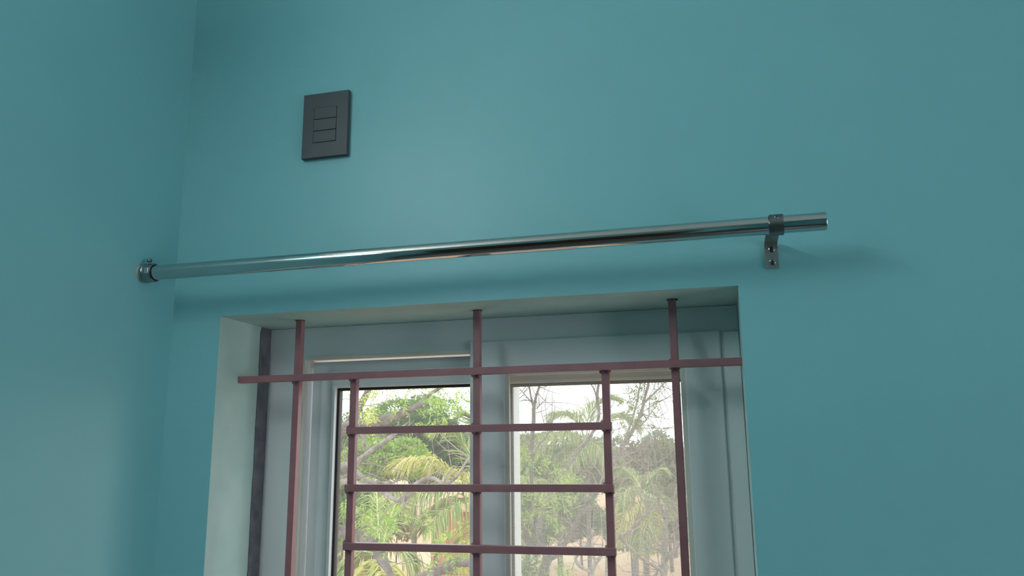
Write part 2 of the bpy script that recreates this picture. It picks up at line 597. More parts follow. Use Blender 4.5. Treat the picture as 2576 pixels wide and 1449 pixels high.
def bar(x0, x1, y, z0, z1, hor):
    if hor:
        b = (x0, x1, y - 0.0061, y + 0.0061, z0 - HB, z0 + HB)
    else:
        b = (x0 - HB, x0 + HB, y - 0.0061, y + 0.0061, z0, z1)
    return boxes('bar', [b], 'grille', gr, bevel=0.0009)


hz = [1.9860, 1.8930, 1.7985, 1.7050]
while hz[-1] > 1.12:
    hz.append(hz[-1] - 0.0945)
hz.append(0.985)
for i, z in enumerate(hz):
    if i in (0, len(hz) - 1):
        bar(XL - 0.004, XR + 0.004, YH, z, z, True)
    else:
        bar(0.3115, 0.7625, YH, z, z, True)
vxs = {0.2060: (ZB - 0.004, ZT + 0.004), 0.3160: (0.985, 1.9815), 0.5388: (ZB - 0.004, ZT + 0.004),
       0.7535: (0.985, 1.9815), 0.8632: (ZB - 0.004, ZT + 0.004)}
for vx, (z0, z1) in vxs.items():
    bar(vx, vx, YV, z0, z1, False)
# weld beads at the crossings
rng = random.Random(11)
for i, z in enumerate(hz):
    for vx in vxs:
        if i not in (0, len(hz) - 1) and (vx < 0.3 or vx > 0.8):
            continue
        bm = bmesh.new()
        for sx in (-1, 1):
            bmesh.ops.create_icosphere(bm, subdivisions=1, radius=0.0042, matrix=Matrix.Translation(
                (vx + sx * (HB - 0.001) + rng.uniform(-0.001, 0.001), YV - 0.0055, z - HB - rng.uniform(-0.001, 0.0015))))
        if rng.random() < 0.5:
            bmesh.ops.create_icosphere(bm, subdivisions=1, radius=0.0038, matrix=Matrix.Translation(
                (vx + rng.choice((-1, 1)) * HB, YV - 0.005, z + HB)))
        me = bpy.data.meshes.new('weld')
        bmesh.ops.translate(bm, verts=bm.verts, vec=-gr.location)
        bm.to_mesh(me)
        bm.free()
        me.shade_smooth()
        link('weld', me, 'grille', gr)
# rough patches of dark filler where the bars enter the plaster
for k, vx in enumerate((0.2060, 0.5388, 0.8632)):
    bm = bmesh.new()
    n = 14
    rr = random.Random(k + 3)
    ring = [bm.verts.new((vx + (0.0085 + rr.uniform(-0.0018, 0.0032)) * math.cos(2 * math.pi * i / n) - gr.location.x,
                          YV + (0.0080 + rr.uniform(-0.0012, 0.002)) * math.sin(2 * math.pi * i / n) - gr.location.y,
                          ZT - 0.0009 - gr.location.z)) for i in range(n)]
    f = bm.faces.new(ring)
    bmesh.ops.solidify(bm, geom=[f], thickness=0.0018)
    me = bpy.data.meshes.new('filler_patch')
    bm.to_mesh(me)
    bm.free()
    link('filler_patch', me, 'switch_gap', gr)

# ------------------------------------------------------------------ curtain rod and its holders
RYC, RZC, RR = -0.085, 2.1545, 0.0124
rod = empty('curtain_rod', (0.55, RYC, RZC))
tag(rod, 'long polished steel curtain rod above the barred window', 'curtain rod')
X0, X1 = 0.010, 1.0822
lathe('pipe', [(X0, RR - 0.0012), (X0, RR), (X1 - 0.0006, RR), (X1, RR - 0.0004), (X1, RR - 0.0014), (X1 - 0.05, RR - 0.0014)], 'X',
      (0, RYC, RZC), 'chrome', rod, n=64, caps=False)
plug = lathe('end_plug', [(X1 - 0.006, RR - 0.0016), (X1 - 0.004, RR - 0.0016)], 'X', (0, RYC, RZC), 'switch_gap', rod, n=32)

# socket on the left wall
so = empty('rod_socket', (0, RYC, RZC))
tag(so, 'small steel end socket holding the curtain rod on the left wall', 'bracket')
lathe('base_disc', [(0.0, 0.0150), (0.0035, 0.0150)], 'X', (0, RYC, RZC), 'plug', so, n=32)
lathe('cup', [(0.0035, 0.0120), (0.0045, 0.0160), (0.0095, 0.0166), (0.0105, 0.0160), (0.0140, 0.0158), (0.0255, 0.0156), (0.0262, 0.0150), (0.0262, 0.0128), (0.012, 0.0128)],
      'X', (0, RYC, RZC), 'cup_steel', so, n=40, caps=False)
lathe('rim_gap', [(0.0262, 0.0126), (0.0264, 0.0138)], 'X', (0, RYC, RZC), 'switch_gap', so, n=40, caps=False)
lathe('thumb_screw', [(0.0140, 0.0016), (0.0185, 0.0016), (0.0185, 0.0034), (0.0195, 0.0042), (0.0225, 0.0042), (0.0235, 0.0032)], 'Z',
      (0.0155, RYC - 0.004, RZC), 'steel_dark', so, n=20)
boxes('clamp_block', [(0.0165, 0.0245, RYC - 0.0170, RYC - 0.0135, RZC - 0.004, RZC + 0.006)], 'steel', so, bevel=0.0008)

# bracket on the window wall near the right end
bk = empty('rod_bracket', (1.0143, 0, 2.136))
tag(bk, 'steel wall bracket with two screws carrying the right end of the curtain rod', 'bracket')
BW = 0.0092
# strap: wall plate that bends out into the arm (profile in y,z, extruded in x)
prof = [(-0.0003, 2.1125), (-0.0003, 2.1420), (-0.0020, 2.1475), (-0.0070, 2.1510), (-0.0140, 2.1520), (RYC + 0.0150, 2.1520)]
th = 0.0026
bm = bmesh.new()
loops = []
for i, (y, z) in enumerate(prof):
    a = Vector((0, prof[max(i - 1, 0)][0], prof[max(i - 1, 0)][1]))
    c = Vector((0, prof[min(i + 1, len(prof) - 1)][0], prof[min(i + 1, len(prof) - 1)][1]))
    t = (c - a).normalized()
    nrm = Vector((0, -t.z, t.y))       # to the room / downwards side
    if nrm.y > 0:
        nrm = -nrm
    if i >= 3:
        nrm = Vector((0, -t.z, t.y))
        if nrm.z > 0:
            nrm = -nrm
    p0 = Vector((0, y, z))
    p1 = p0 + nrm * th
    loops.append([bm.verts.new(Vector((s * BW, 0, 0)) + p) for p in (p0, p1) for s in (-1, 1)])
for i in range(len(loops) - 1):
    A, B = loops[i], loops[i + 1]
    for (p, q) in ((0, 1), (1, 3), (3, 2), (2, 0)):
        bm.faces.new((A[p], A[q], B[q], B[p]))
bm.faces.new((loops[0][0], loops[0][1], loops[0][3], loops[0][2]))
bm.faces.new((loops[-1][0], loops[-1][1], loops[-1][3], loops[-1][2]))
bmesh.ops.recalc_face_normals(bm, faces=bm.faces)
bmesh.ops.translate(bm, verts=bm.verts, vec=(0, 0, -bk.location.z))
me = bpy.data.meshes.new('strap')
bm.to_mesh(me)
bm.free()
strap = link('strap', me, 'steel', bk)
lathe('ring', [(1.0092, RR + 0.0002), (1.0092, RR + 0.0022), (1.0272, RR + 0.0022), (1.0272, RR + 0.0002)], 'X', (0, RYC, RZC), 'steel_dark', bk, n=48, caps=False)
lathe('set_screw', [(0.0010, 0.0030), (-0.0006, 0.0030), (-0.0010, 0.0024), (-0.0002, 0.0014)], 'Y', (1.0182, RYC - 0.0128, RZC + 0.0068), 'steel_dark', bk, n=16)
for sz in (2.1405, 2.1215):
    sc = lathe('screw', [(0.0, 0.0046), (-0.0012, 0.0044), (-0.0019, 0.0032)], 'Y', (1.0147, -0.0028, sz), 'cup_steel', bk, n=24)
    cr = boxes('cross_slot', [(1.0147 - 0.0024, 1.0147 + 0.0024, -0.0052, -0.0044, sz - 0.0005, sz + 0.0005),
                              (1.0147 - 0.0005, 1.0147 + 0.0005, -0.0052, -0.0044, sz - 0.0024, sz + 0.0024)], 'switch_gap', None)
    cr.parent = sc
    cr.location = -(bk.location + sc.location)

# ------------------------------------------------------------------ switch plate
sw = empty('switch_plate', (0.2884, 0, 2.4195))
tag(sw, 'dark grey rectangular plate with three blank switch modules on the teal wall', 'switch')
PX0, PX1, PZ0, PZ1 = 0.2449, 0.3318, 2.3596, 2.4795
MX0, MX1, MZ0, MZ1 = 0.2660, 0.3104, 2.3866, 2.4522
bm = bmesh.new()
# front ring + sides, made as one piece with a rectangular window
yb, yf = -0.0016, -0.0100
oc = [(PX0, PZ0), (PX1, PZ0), (PX1, PZ1), (PX0, PZ1)]
ic = [(MX0, MZ0), (MX1, MZ0), (MX1, MZ1), (MX0, MZ1)]
of_, ob_ = [bm.verts.new((x, yf, z)) for x, z in oc], [bm.verts.new((x, yb, z)) for x, z in oc]
if_, ib_ = [bm.verts.new((x, yf, z)) for x, z in ic], [bm.verts.new((x, yb, z)) for x, z in ic]
for k in range(4):
    k2 = (k + 1) % 4
    bm.faces.new((of_[k], of_[k2], if_[k2], if_[k]))
    bm.faces.new((ob_[k], ob_[k2], of_[k2], of_[k]))
    bm.faces.new((if_[k], if_[k2], ib_[k2], ib_[k]))
    bm.faces.new((ob_[k2], ob_[k], ib_[k], ib_[k2]))
bmesh.ops.recalc_face_normals(bm, faces=bm.faces)
oe = [e for e in bm.edges if all(v in of_ for v in e.verts)]
bmesh.ops.bevel(bm, geom=oe, offset=0.0007, segments=2, affect='EDGES', profile=0.5)
bmesh.ops.translate(bm, verts=bm.verts, vec=-sw.location)
me = bpy.data.meshes.new('cover_plate')
bm.to_mesh(me)
bm.free()
link('cover_plate', me, 'switch', sw)
boxes('back_box', [(PX0 + 0.004, PX1 - 0.004, -0.0040, 0.0, PZ0 + 0.004, PZ1 - 0.004)], 'switch_gap', sw)
mh = (MZ1 - MZ0) / 3
for k in range(3):
    boxes('switch_module', [(MX0 + 0.0003, MX1 - 0.0009, -0.0100, -0.0040, MZ0 + k * mh + 0.0010, MZ0 + (k + 1) * mh - 0.0001)],
          'switch', sw, bevel=0.0003)

# ------------------------------------------------------------------ tube light on the left wall (out of frame)
TX, TZ, TY0, TY1 = 0.055, 2.63, -1.90, -0.76
tl = empty('tube_light', (0, (TY0 + TY1) / 2, TZ))
tag(tl, 'white batten tube light on the left wall above the viewer', 'lamp')
boxes('batten', [(0, 0.030, TY0, TY1, TZ - 0.018, TZ + 0.018)], 'white_metal', tl, bevel=0.003)
for y in (TY0 + 0.008, TY1 - 0.008):
    boxes('lamp_holder', [(0.030, TX + 0.012, y - 0.008, y + 0.008, TZ - 0.013, TZ + 0.013)], 'white_metal', tl, bevel=0.002)
lathe('tube', [(TY0 + 0.016, 0.011), (TY0 + 0.016, 0.013), (TY1 - 0.016, 0.013), (TY1 - 0.016, 0.011)], 'Y', (TX, 0, TZ), 'tube', tl, n=24)

# ==================================================================
# outdoors
# ==================================================================
GZ = -3.2                          # ground; the room is one floor up


def ground_under(px, Y):
    p = at(px, 1200, Y)
    return (p[0], p[1], GZ)


me = bpy.data.meshes.new('ground')
gs = 28
vts, fcs = [], []
rng = random.Random(2)
for i in range(gs + 1):
    for j in range(gs + 1):
        xx, yy = -170 + 300 * i / gs, 0.6 + 260 * (j / gs) ** 1.6
        zz = GZ + (0.25 * math.sin(xx * 0.21) * math.cos(yy * 0.17) if j > 6 else 0) - (0.3 if j > 6 else 0)
        vts.append((xx, yy, zz))
for i in range(gs):
    for j in range(gs):
        a = i * (gs + 1) + j
        fcs.append((a, a + gs + 1, a + gs + 2, a + 1))
me.from_pydata(vts, [], fcs)
me.shade_smooth()
tag(link('ground', me, 'soil'), 'red and sandy earth ground outside the window', kind='structure')


def leaves(name, centers, sizes, mat, parent, rng, aspect=0.34, droop=0.3, dirs=None):
    """many pointed leaves, each a folded two-triangle-pair blade; one mesh"""
    C = np.asarray(centers, float)
    n = len(C)
    S = np.asarray(sizes, float)
    if dirs is None:
        D = rng.normal(size=(n, 3))
        D[:, 2] -= droop
    else:
        D = np.asarray(dirs, float) + rng.normal(size=(n, 3)) * 0.25
    D /= np.linalg.norm(D, axis=1)[:, None]
    U = np.cross(D, rng.normal(size=(n, 3)))
    U /= np.linalg.norm(U, axis=1)[:, None] + 1e-9
    W = np.cross(D, U)
    off = np.array(parent.location) if parent is not None else np.zeros(3)
    base = C - off
    tip = base + D * S[:, None]
    mid = base + D * (S * 0.45)[:, None] + W * (S * 0.05)[:, None]
    l = mid + U * (S * aspect * 0.5)[:, None] - W * (S * 0.08)[:, None]
    r = mid - U * (S * aspect * 0.5)[:, None] - W * (S * 0.08)[:, None]
    V = np.stack([base, l, tip, r], axis=1).reshape(-1, 3)
    me = bpy.data.meshes.new(name)
    me.vertices.add(4 * n)
    me.vertices.foreach_set('co', V.ravel())
    me.loops.add(4 * n)
    me.loops.foreach_set('vertex_index', np.arange(4 * n, dtype=np.int32))
    me.polygons.add(n)
    me.polygons.foreach_set('loop_start', np.arange(0, 4 * n, 4, dtype=np.int32))
    me.update(calc_edges=True)
    me.validate()
    o = link(name, me, mat, parent)
    o['kind'] = 'stuff'
    return o


def sprays(centers, radii, rng, per, leafs, spread=0.5):
    """pinnate sprays of leaflets round random twigs: returns leaf bases, dirs"""
    P, D = [], []
    for c, r in zip(centers, radii):
        for _ in range(per):
            o = np.asarray(c) + rng.normal(size=3) * np.array([r, r * 0.8, r * 0.75]) * spread
            ax = rng.normal(size=3)
            ax[2] -= 0.4
            ax /= np.linalg.norm(ax)
            sd = np.cross(ax, rng.normal(size=3))
            sd /= np.linalg.norm(sd)
            ln = rng.uniform(0.14, 0.26)
            for k in range(leafs):
                t = (k // 2 + 1) / (leafs / 2)
                P.append(o + ax * ln * t)
                D.append(ax * 0.55 + sd * (1 if k % 2 else -1) + np.array([0, 0, -0.25]))
    return np.array(P), np.array(D)


def px_path(pts, scale=1.0):
    """[(px,py,Y,radius_px)] -> world x,y,z,radius"""
    out = []
    for (px, py, Y, rp) in pts:
        p = at(px, py, Y)
        d = float((p - CAM) @ AF)
        out.append((*p, rp * d / FPX * scale))
    return out


def twig_paths(paths, rng, count, lo, hi, up=0.3, rad=0.006):
    out = []
    res = [poly_resample(p, 6) for p in paths]
    wts = np.array([len(r) for r in res], float)
    wts /= wts.sum()
    for _ in range(count):
        r = res[rng.choice(len(res), p=wts)]
        a = r[rng.integers(1, len(r))]
        d = rng.normal(size=3)
        d[1] *= 0.7
        d[2] += up
        d /= np.linalg.norm(d)
        L = rng.uniform(lo, hi)
        p1 = a[:3] + d * L * 0.5 + rng.normal(size=3) * L * 0.08
        p2 = p1 + (d + rng.normal(size=3) * 0.35) * L * 0.5
        rr = min(rad * rng.uniform(0.7, 1.3), a[3] * 0.8 + 0.001)
        out.append([(*a[:3], rr), (*p1, rr * 0.75), (*p2, rr * 0.4)])
    return out


# ---- the large gnarled tree close to the left pane
rg = np.random.default_rng(5)
t1 = empty('tree', ground_under(560, 7.0))
tag(t1, 'large gnarled tree with grey limbs and fresh leaves close behind the left pane', 'tree')
base1 = np.array(t1.location)
fork = at(640, 1420, 7.0)
trunk1 = [(*base1, 0.30), (*(base1 * 0.5 + fork * 0.5 + np.array([0.1, 0.05, 0])), 0.24), (*fork, 0.17), (*at(735, 1345, 7.0), 0.12)]
tubes('trunk', [trunk1], 'bark', t1, n=12, k=6, rng=random.Random(1), rough=0.08)
limbs1 = [
    # thick dark limb sweeping down at lower left
    [(640, 1400, 7.0, 30), (760, 1325, 6.9, 23), (850, 1338, 6.8, 18), (905, 1352, 6.7, 17), (945, 1372, 6.6, 17), (958, 1400, 6.6, 16), (975, 1432, 6.5, 10), (995, 1470, 6.5, 7)],
    # mossy limb crossing the top
    [(700, 1330, 7.0, 24), (770, 1180, 7.2, 16), (850, 1085, 7.3, 13), (920, 1066, 7.4, 13), (975, 1054, 7.4, 12), (1020, 1036, 7.5, 8), (1062, 1014, 7.5, 6.5), (1085, 990, 7.5, 5), (1130, 962, 7.6, 3.5), (1180, 930, 7.6, 2)],
    # upright limb at the far left
    [(770, 1180, 7.2, 14), (850, 1095, 7.4, 11), (895, 1040, 7.5, 9), (912, 1010, 7.5, 9), (925, 985, 7.6, 8), (940, 940, 7.6, 6), (950, 890, 7.7, 3)],
    # pale slanting limb
    [(700, 1330, 7.0, 18), (800, 1230, 6.7, 10), (880, 1172, 6.5, 6.5), (905, 1155, 6.5, 6), (930, 1136, 6.4, 6), (955, 1120, 6.4, 6.5), (982, 1101, 6.3, 6), (1000, 1085, 6.3, 4), (1030, 1060, 6.3, 2)],
    # low zig-zag limb in the middle
    [(740, 1340, 6.8, 16), (800, 1215, 6.6, 11), (858, 1172, 6.4, 8), (880, 1172, 6.4, 7), (905, 1195, 6.4, 6), (930, 1213, 6.3, 5), (958, 1214, 6.3, 4.5), (985, 1215, 6.3, 3), (1010, 1204, 6.3, 2)],
    [(780, 1250, 6.6, 10), (862, 1212, 6.3, 8), (905, 1218, 6.2, 6), (955, 1234, 6.2, 5.5), (985, 1252, 6.1, 5.5), (1012, 1259, 6.1, 5.5), (1026, 1247, 6.1, 5.5), (1042, 1222, 6.1, 6), (1068, 1206, 6.1, 5.5), (1090, 1203, 6.1, 5), (1118, 1216, 6.1, 4), (1143, 1205, 6.1, 3.5), (1160, 1185, 6.0, 3), (1172, 1163, 6.0, 3), (1190, 1140, 6.0, 2)],
    [(1012, 1259, 6.1, 4.5), (1016, 1270, 6.0, 3), (1012, 1282, 6.0, 1)],
    # limb at the bottom right of the pane
    [(640, 1420, 7.0, 26), (760, 1560, 6.8, 20), (930, 1560, 6.6, 16), (1030, 1478, 6.4, 15), (1080, 1446, 6.3, 13), (1115, 1432, 6.3, 13), (1150, 1415, 6.2, 13), (1180, 1415, 6.2, 12), (1230, 1440, 6.2, 8), (1260, 1470, 6.2, 4)],
    [(800, 1230, 6.7, 8), (860, 1205, 6.9, 5), (900, 1170, 7.0, 3), (940, 1168, 7.0, 2)],
    [(905, 1155, 6.5, 4), (918, 1120, 6.5, 2.5), (914, 1098, 6.5, 1.2)],
]
lp = [px_path(l) for l in limbs1]
for i, l in enumerate(lp):
    tubes('branch', [l], 'bark_pale' if i in (3, 5, 6, 4) else 'bark', t1, n=9, k=5, rng=random.Random(i), rough=0.10)
tw = twig_paths(lp, rg, 190, 0.12, 0.5, up=0.35, rad=0.0055)
tws = tubes('twigs', tw, 'twig', t1, n=4, k=2)
tws['kind'] = 'stuff'


def blob(lst, Y, dy, rng, n_each):
    """[(px,py,r_px)] -> many spray centres"""
    C, Rr = [], []
    for (px, py, rp) in lst:
        for _ in range(n_each):
            y = Y + rng.uniform(-dy, dy)
            p = at(px + rng.normal() * rp * 0.5, py + rng.normal() * rp * 0.42, y)
            C.append(p)
            Rr.append(0.10)
    return C, Rr


C, Rr = blob([(950, 1020, 30), (1030, 1005, 36), (1080, 990, 36), (1100, 1030, 34), (1000, 995, 26), (1065, 1050, 26),
              (1140, 1000, 22), (1170, 1005, 24), (1175, 1035, 20), (1100, 1062, 26), (1060, 985, 30)], 7.4, 0.5, rg, 8)
P, D = sprays(C, Rr, rg, 1, 16)
leaves('leaves', P, rg.uniform(0.032, 0.056, len(P)), 'leaf', t1, rg, dirs=D, aspect=0.3)['label'] = 'fresh green leaves of the upper branches'
C, Rr = blob([(950, 1290, 26), (975, 1305, 24), (930, 1315, 24), (985, 1280, 18), (915, 1290, 18), (960, 1335, 20), (1000, 1300, 12),
              (865, 1255, 14), (868, 1390, 14)], 6.3, 0.4, rg, 7)
C2, R2 = blob([(1085, 1352, 14), (1120, 1345, 12), (1145, 1355, 12), (1095, 1400, 18), (1130, 1398, 22), (1060, 1425, 16), (1105, 1428, 18),
               (1160, 1395, 14), (1085, 1330, 6), (1130, 1330, 6)], 6.3, 0.35, rg, 3)
P, D = sprays(C + C2, Rr + R2, rg, 1, 16)
leaves('leaves', P, rg.uniform(0.034, 0.058, len(P)), 'leaf', t1, rg, dirs=D, aspect=0.3)['label'] = 'fresh green leaves of the low branches'
C, Rr = blob([(915, 1020, 12), (938, 1035, 10), (910, 1045, 12), (925, 1005, 8)], 7.0, 0.3, rg, 4)
P, D = sprays(C, Rr, rg, 1, 12)
leaves('leaves', P, rg.uniform(0.04, 0.062, len(P)), 'leaf_yellow', t1, rg, dirs=D)['label'] = 'yellowish leaves on a twig'


# ---- palms
def frond(path, parent, rng, mat, lmax=0.62, n=125, hang=0.9, width=0.024, name='frond'):
    """one palm frond: stalk plus two combs of drooping leaflets"""
    r = poly_resample(path, 10)
    V, F = tube_arrays(r, 5)
    nstalk = len(F)
    seg = np.linspace(0.12, 0.995, n) * (len(r) - 1)
    T = np.gradient(r[:, :3], axis=0)
    for s in seg:
        i = int(min(s, len(r) - 2))
        f = s - i
        c = r[i, :3] * (1 - f) + r[i + 1, :3] * f
        t = T[i] / (np.linalg.norm(T[i]) + 1e-9)
        u = s / (len(r) - 1)
        ln = lmax * (math.sin(math.pi * min(1, 0.18 + u * 0.86)) ** 0.6) * rng.uniform(0.8, 1.05)
        side = np.cross(t, np.array([0, 0, 1.0]))
        side /= np.linalg.norm(side) + 1e-9
        for sg in (-1, 1):
            d0 = side * sg * 0.62 + t * 0.75 + np.array([0, 0, 0.15]) + rng.normal(size=3) * 0.10
            d0 /= np.linalg.norm(d0)
            p1 = c + d0 * ln * 0.42
            d1 = d0 + np.array([0, 0, -hang]) * rng.uniform(0.7, 1.2)
            d1 /= np.linalg.norm(d1)
            p2 = p1 + d1 * ln * 0.35
            d2 = d1 + np.array([0, 0, -hang * 1.1])
            d2 /= np.linalg.norm(d2)
            p3 = p2 + d2 * ln * 0.3
            wv = np.cross(d0, np.array([0, 0, 1.0]) + rng.normal(size=3) * 0.5)
            wv /= np.linalg.norm(wv) + 1e-9
            w = width * 0.5
            o = len(V)
            V += [c + wv * w * 0.4, c - wv * w * 0.4, p1 + wv * w, p1 - wv * w, p2 + wv * w * 0.7, p2 - wv * w * 0.7, p3]
            F += [(o, o + 1, o + 3, o + 2), (o + 2, o + 3, o + 5, o + 4), (o + 4, o + 5, o + 6)]
    me = bpy.data.meshes.new(name)
    off = np.array(parent.location)
    me.from_pydata([tuple(np.asarray(v) - off) for v in V], [], F)
    me.materials.append(M[mat])
    me.materials.append(M['rachis'])
    mi = np.zeros(len(F), dtype=np.int32)
    mi[:nstalk] = 1
    me.polygons.foreach_set('material_index', mi)
    return link(name, me, None, parent)


def palm(label, crown_px, Y, fronds, seed, rtrunk=0.14):
    rng = np.random.default_rng(seed)
    g = ground_under(crown_px[0], Y)
    t = empty('palm_tree', g)
    tag(t, label, 'palm tree')
    cr = at(*crown_px, Y)
    tubes('trunk', [[(*g, rtrunk * 1.5), (g[0] * 0.6 + cr[0] * 0.4, Y + 0.15, g[2] * 0.6 + cr[2] * 0.4, rtrunk * 1.05),
                     (*(cr - np.array([0, 0, 0.3])), rtrunk), (*cr, rtrunk * 0.7)]], 'bark', t, n=10, k=6)
    for (pts, mat, kw) in fronds:
        path = [(*cr, 0.028)]
        for i, (px, py, dy) in enumerate(pts):
            p = at(px, py, Y + dy)
            path.append((*p, 0.024 * (1 - (i + 1) / (len(pts) + 0.6))))
        frond(path, t, rng, mat, **kw)
    return t


palm('coconut palm with arching yellow-green fronds behind the left pane', (1235, 1290), 13.6, [
    ([(1190, 1225, -0.3), (1140, 1195, -0.6), (1080, 1168, -0.9), (1030, 1163, -1.2), (985, 1185, -1.4)], 'palm_yellow', dict(hang=0.7, lmax=1.0)),
    ([(1190, 1240, -0.5), (1130, 1230, -0.9), (1075, 1238, -1.3), (1030, 1258, -1.6), (1003, 1295, -1.8)], 'palm', dict(hang=1.0, lmax=0.95)),
    ([(1195, 1262, -0.6), (1150, 1268, -1.2), (1110, 1288, -1.6), (1082, 1315, -1.9), (1064, 1342, -2.0)], 'palm', dict(hang=1.0, lmax=0.8)),
    ([(1205, 1190, 0.2), (1175, 1130, 0.4), (1145, 1098, 0.3), (1115, 1085, 0.2), (1085, 1090, 0.0)], 'palm', dict(hang=0.7, lmax=0.85)),
    ([(1225, 1150, 0.6), (1205, 1085, 0.8), (1185, 1055, 0.8), (1155, 1042, 0.7)], 'palm', dict(hang=0.5, lmax=0.7)),
    ([(1260, 1180, 0.4), (1310, 1120, 0.6), (1360, 1095, 0.5), (1400, 1096, 0.4)], 'palm', dict(hang=0.7)),
    ([(1270, 1230, 0.3), (1320, 1210, 0.2), (1360, 1225, 0.0), (1390, 1260, -0.2)], 'palm', dict(hang=1.0)),
    ([(1255, 1330, -0.8), (1290, 1380, -1.3), (1310, 1450, -1.6)], 'palm', dict(hang=1.0)),
    ([(1200, 1320, -1.0), (1160, 1380, -1.5), (1140, 1450, -1.8)], 'palm_yellow', dict(hang=1.0)),
], 21)
palm('low yellowing palm at the bottom of the left pane', (955, 1395), 9.6, [
    ([(940, 1430, -0.5), (915, 1470, -0.9), (900, 1530, -1.0)], 'palm_yellow', dict(hang=0.9, lmax=0.5)),
    ([(965, 1430, -0.5), (985, 1470, -0.9), (1000, 1530, -1.0)], 'palm_yellow', dict(hang=0.9, lmax=0.5)),
    ([(920, 1395, 0.1), (885, 1420, 0.1), (865, 1465, 0.0)], 'palm', dict(hang=1.0, lmax=0.5)),
    ([(985, 1385, 0.2), (1020, 1400, 0.2), (1045, 1440, 0.2)], 'palm', dict(hang=1.0, lmax=0.5)),
    ([(940, 1330, 0.8), (905, 1290, 1.0), (870, 1290, 1.0)], 'palm', dict(hang=0.9, lmax=0.5)),
    ([(950, 1300, 0.8), (945, 1230, 1.2), (925, 1200, 1.4)], 'palm', dict(hang=0.8, lmax=0.5)),
    ([(980, 1310, 0.8), (1005, 1250, 1.2), (1030, 1225, 1.3)], 'palm', dict(hang=0.8, lmax=0.5)),
], 22, rtrunk=0.10)
palm('tall palm with fine feathery fronds behind the middle of the insect screen', (1475, 1110), 22.5, [
    ([(1450, 1060, -0.2), (1415, 1045, -0.5), (1380, 1060, -0.6)], 'palm', dict(hang=0.7, lmax=1.0)),
    ([(1480, 1050, 0.2), (1500, 1020, 0.4), (1530, 1005, 0.4), (1560, 1010, 0.4)], 'palm', dict(hang=0.6, lmax=1.0)),
    ([(1510, 1070, 0.0), (1550, 1050, -0.2), (1590, 1062, -0.3), (1610, 1085, -0.3)], 'palm', dict(hang=0.7, lmax=0.9)),
    ([(1440, 1095, -0.5), (1400, 1100, -0.9), (1365, 1125, -1.0), (1340, 1160, -1.0)], 'palm', dict(hang=0.9, lmax=1.0)),
    ([(1500, 1120, -0.5), (1530, 1145, -0.9), (1545, 1190, -1.0)], 'palm', dict(hang=0.9, lmax=1.0)),
    ([(1455, 1125, -0.6), (1430, 1155, -1.0), (1420, 1205, -1.0)], 'palm', dict(hang=0.9, lmax=1.0)),
], 23, rtrunk=0.06)
palm('drooping olive palm behind the right edge of the insect screen', (1618, 1262), 15.0, [
    ([(1600, 1235, -0.2), (1570, 1240, -0.5), (1550, 1275, -0.6), (1540, 1330, -0.6)], 'palm', dict(hang=1.1, lmax=0.5)),
    ([(1590, 1270, -0.6), (1565, 1310, -0.9), (1555, 1380, -1.0)], 'palm_yellow', dict(hang=1.1, lmax=0.5)),
    ([(1640, 1250, -0.2), (1670, 1265, -0.5), (1690, 1310, -0.6)], 'palm', dict(hang=1.1, lmax=0.5)),
    ([(1635, 1290, -0.6), (1648, 1340, -0.9), (1652, 1400, -1.0)], 'palm_yellow', dict(hang=1.1, lmax=0.5)),
    ([(1615, 1300, -0.7), (1612, 1350, -1.0), (1605, 1410, -1.1)], 'palm', dict(hang=1.0, lmax=0.5)),
    ([(1625, 1220, 0.4), (1650, 1190, 0.6), (1685, 1185, 0.6)], 'palm', dict(hang=0.8, lmax=0.5)),
    ([(1605, 1215, 0.4), (1575, 1185, 0.6), (1545, 1185, 0.6)], 'palm', dict(hang=0.8, lmax=0.5)),
], 24, rtrunk=0.06)


# ---- trees seen through the screen
def limb_tree(label, basepx, Y, trunk, limbs, seed, twn, twl, bark='bark', foliage=(), name='tree', tk=0.006, shift=0.0):
    rng = np.random.default_rng(seed)
    Y += shift
    trunk = [(a, b, c + shift, d) for a, b, c, d in trunk]
    limbs = [[(a, b, c + shift, d) for a, b, c, d in l] for l in limbs]
    g = ground_under(basepx, Y)
    t = empty(name, g)
    tag(t, label, 'tree')
    tp = px_path(trunk)
    tubes('trunk', [[(*g, tp[0][3] * 1.6)] + tp], bark, t, n=9, k=6, rng=random.Random(seed), rough=0.07)
    ps = [px_path(l) for l in limbs]
    for i, l in enumerate(ps):
        tubes('branch', [l], bark, t, n=7, k=5, rng=random.Random(seed + i), rough=0.07)
    if twn:
        o = tubes('twigs', twig_paths(ps, rng, twn, *twl, up=0.5, rad=tk), 'twig', t, n=4, k=2)
        o['kind'] = 'stuff'
    for (blobs, mat, each, size, dy) in foliage:
        C, Rr = blob(blobs, Y, dy, rng, each)
        P, D = sprays(C, np.array(Rr) * 1.6, rng, 1, 12)
        leaves('leaves', P, rng.uniform(size * 0.7, size * 1.2, len(P)), mat, t, rng, dirs=D)
    return t


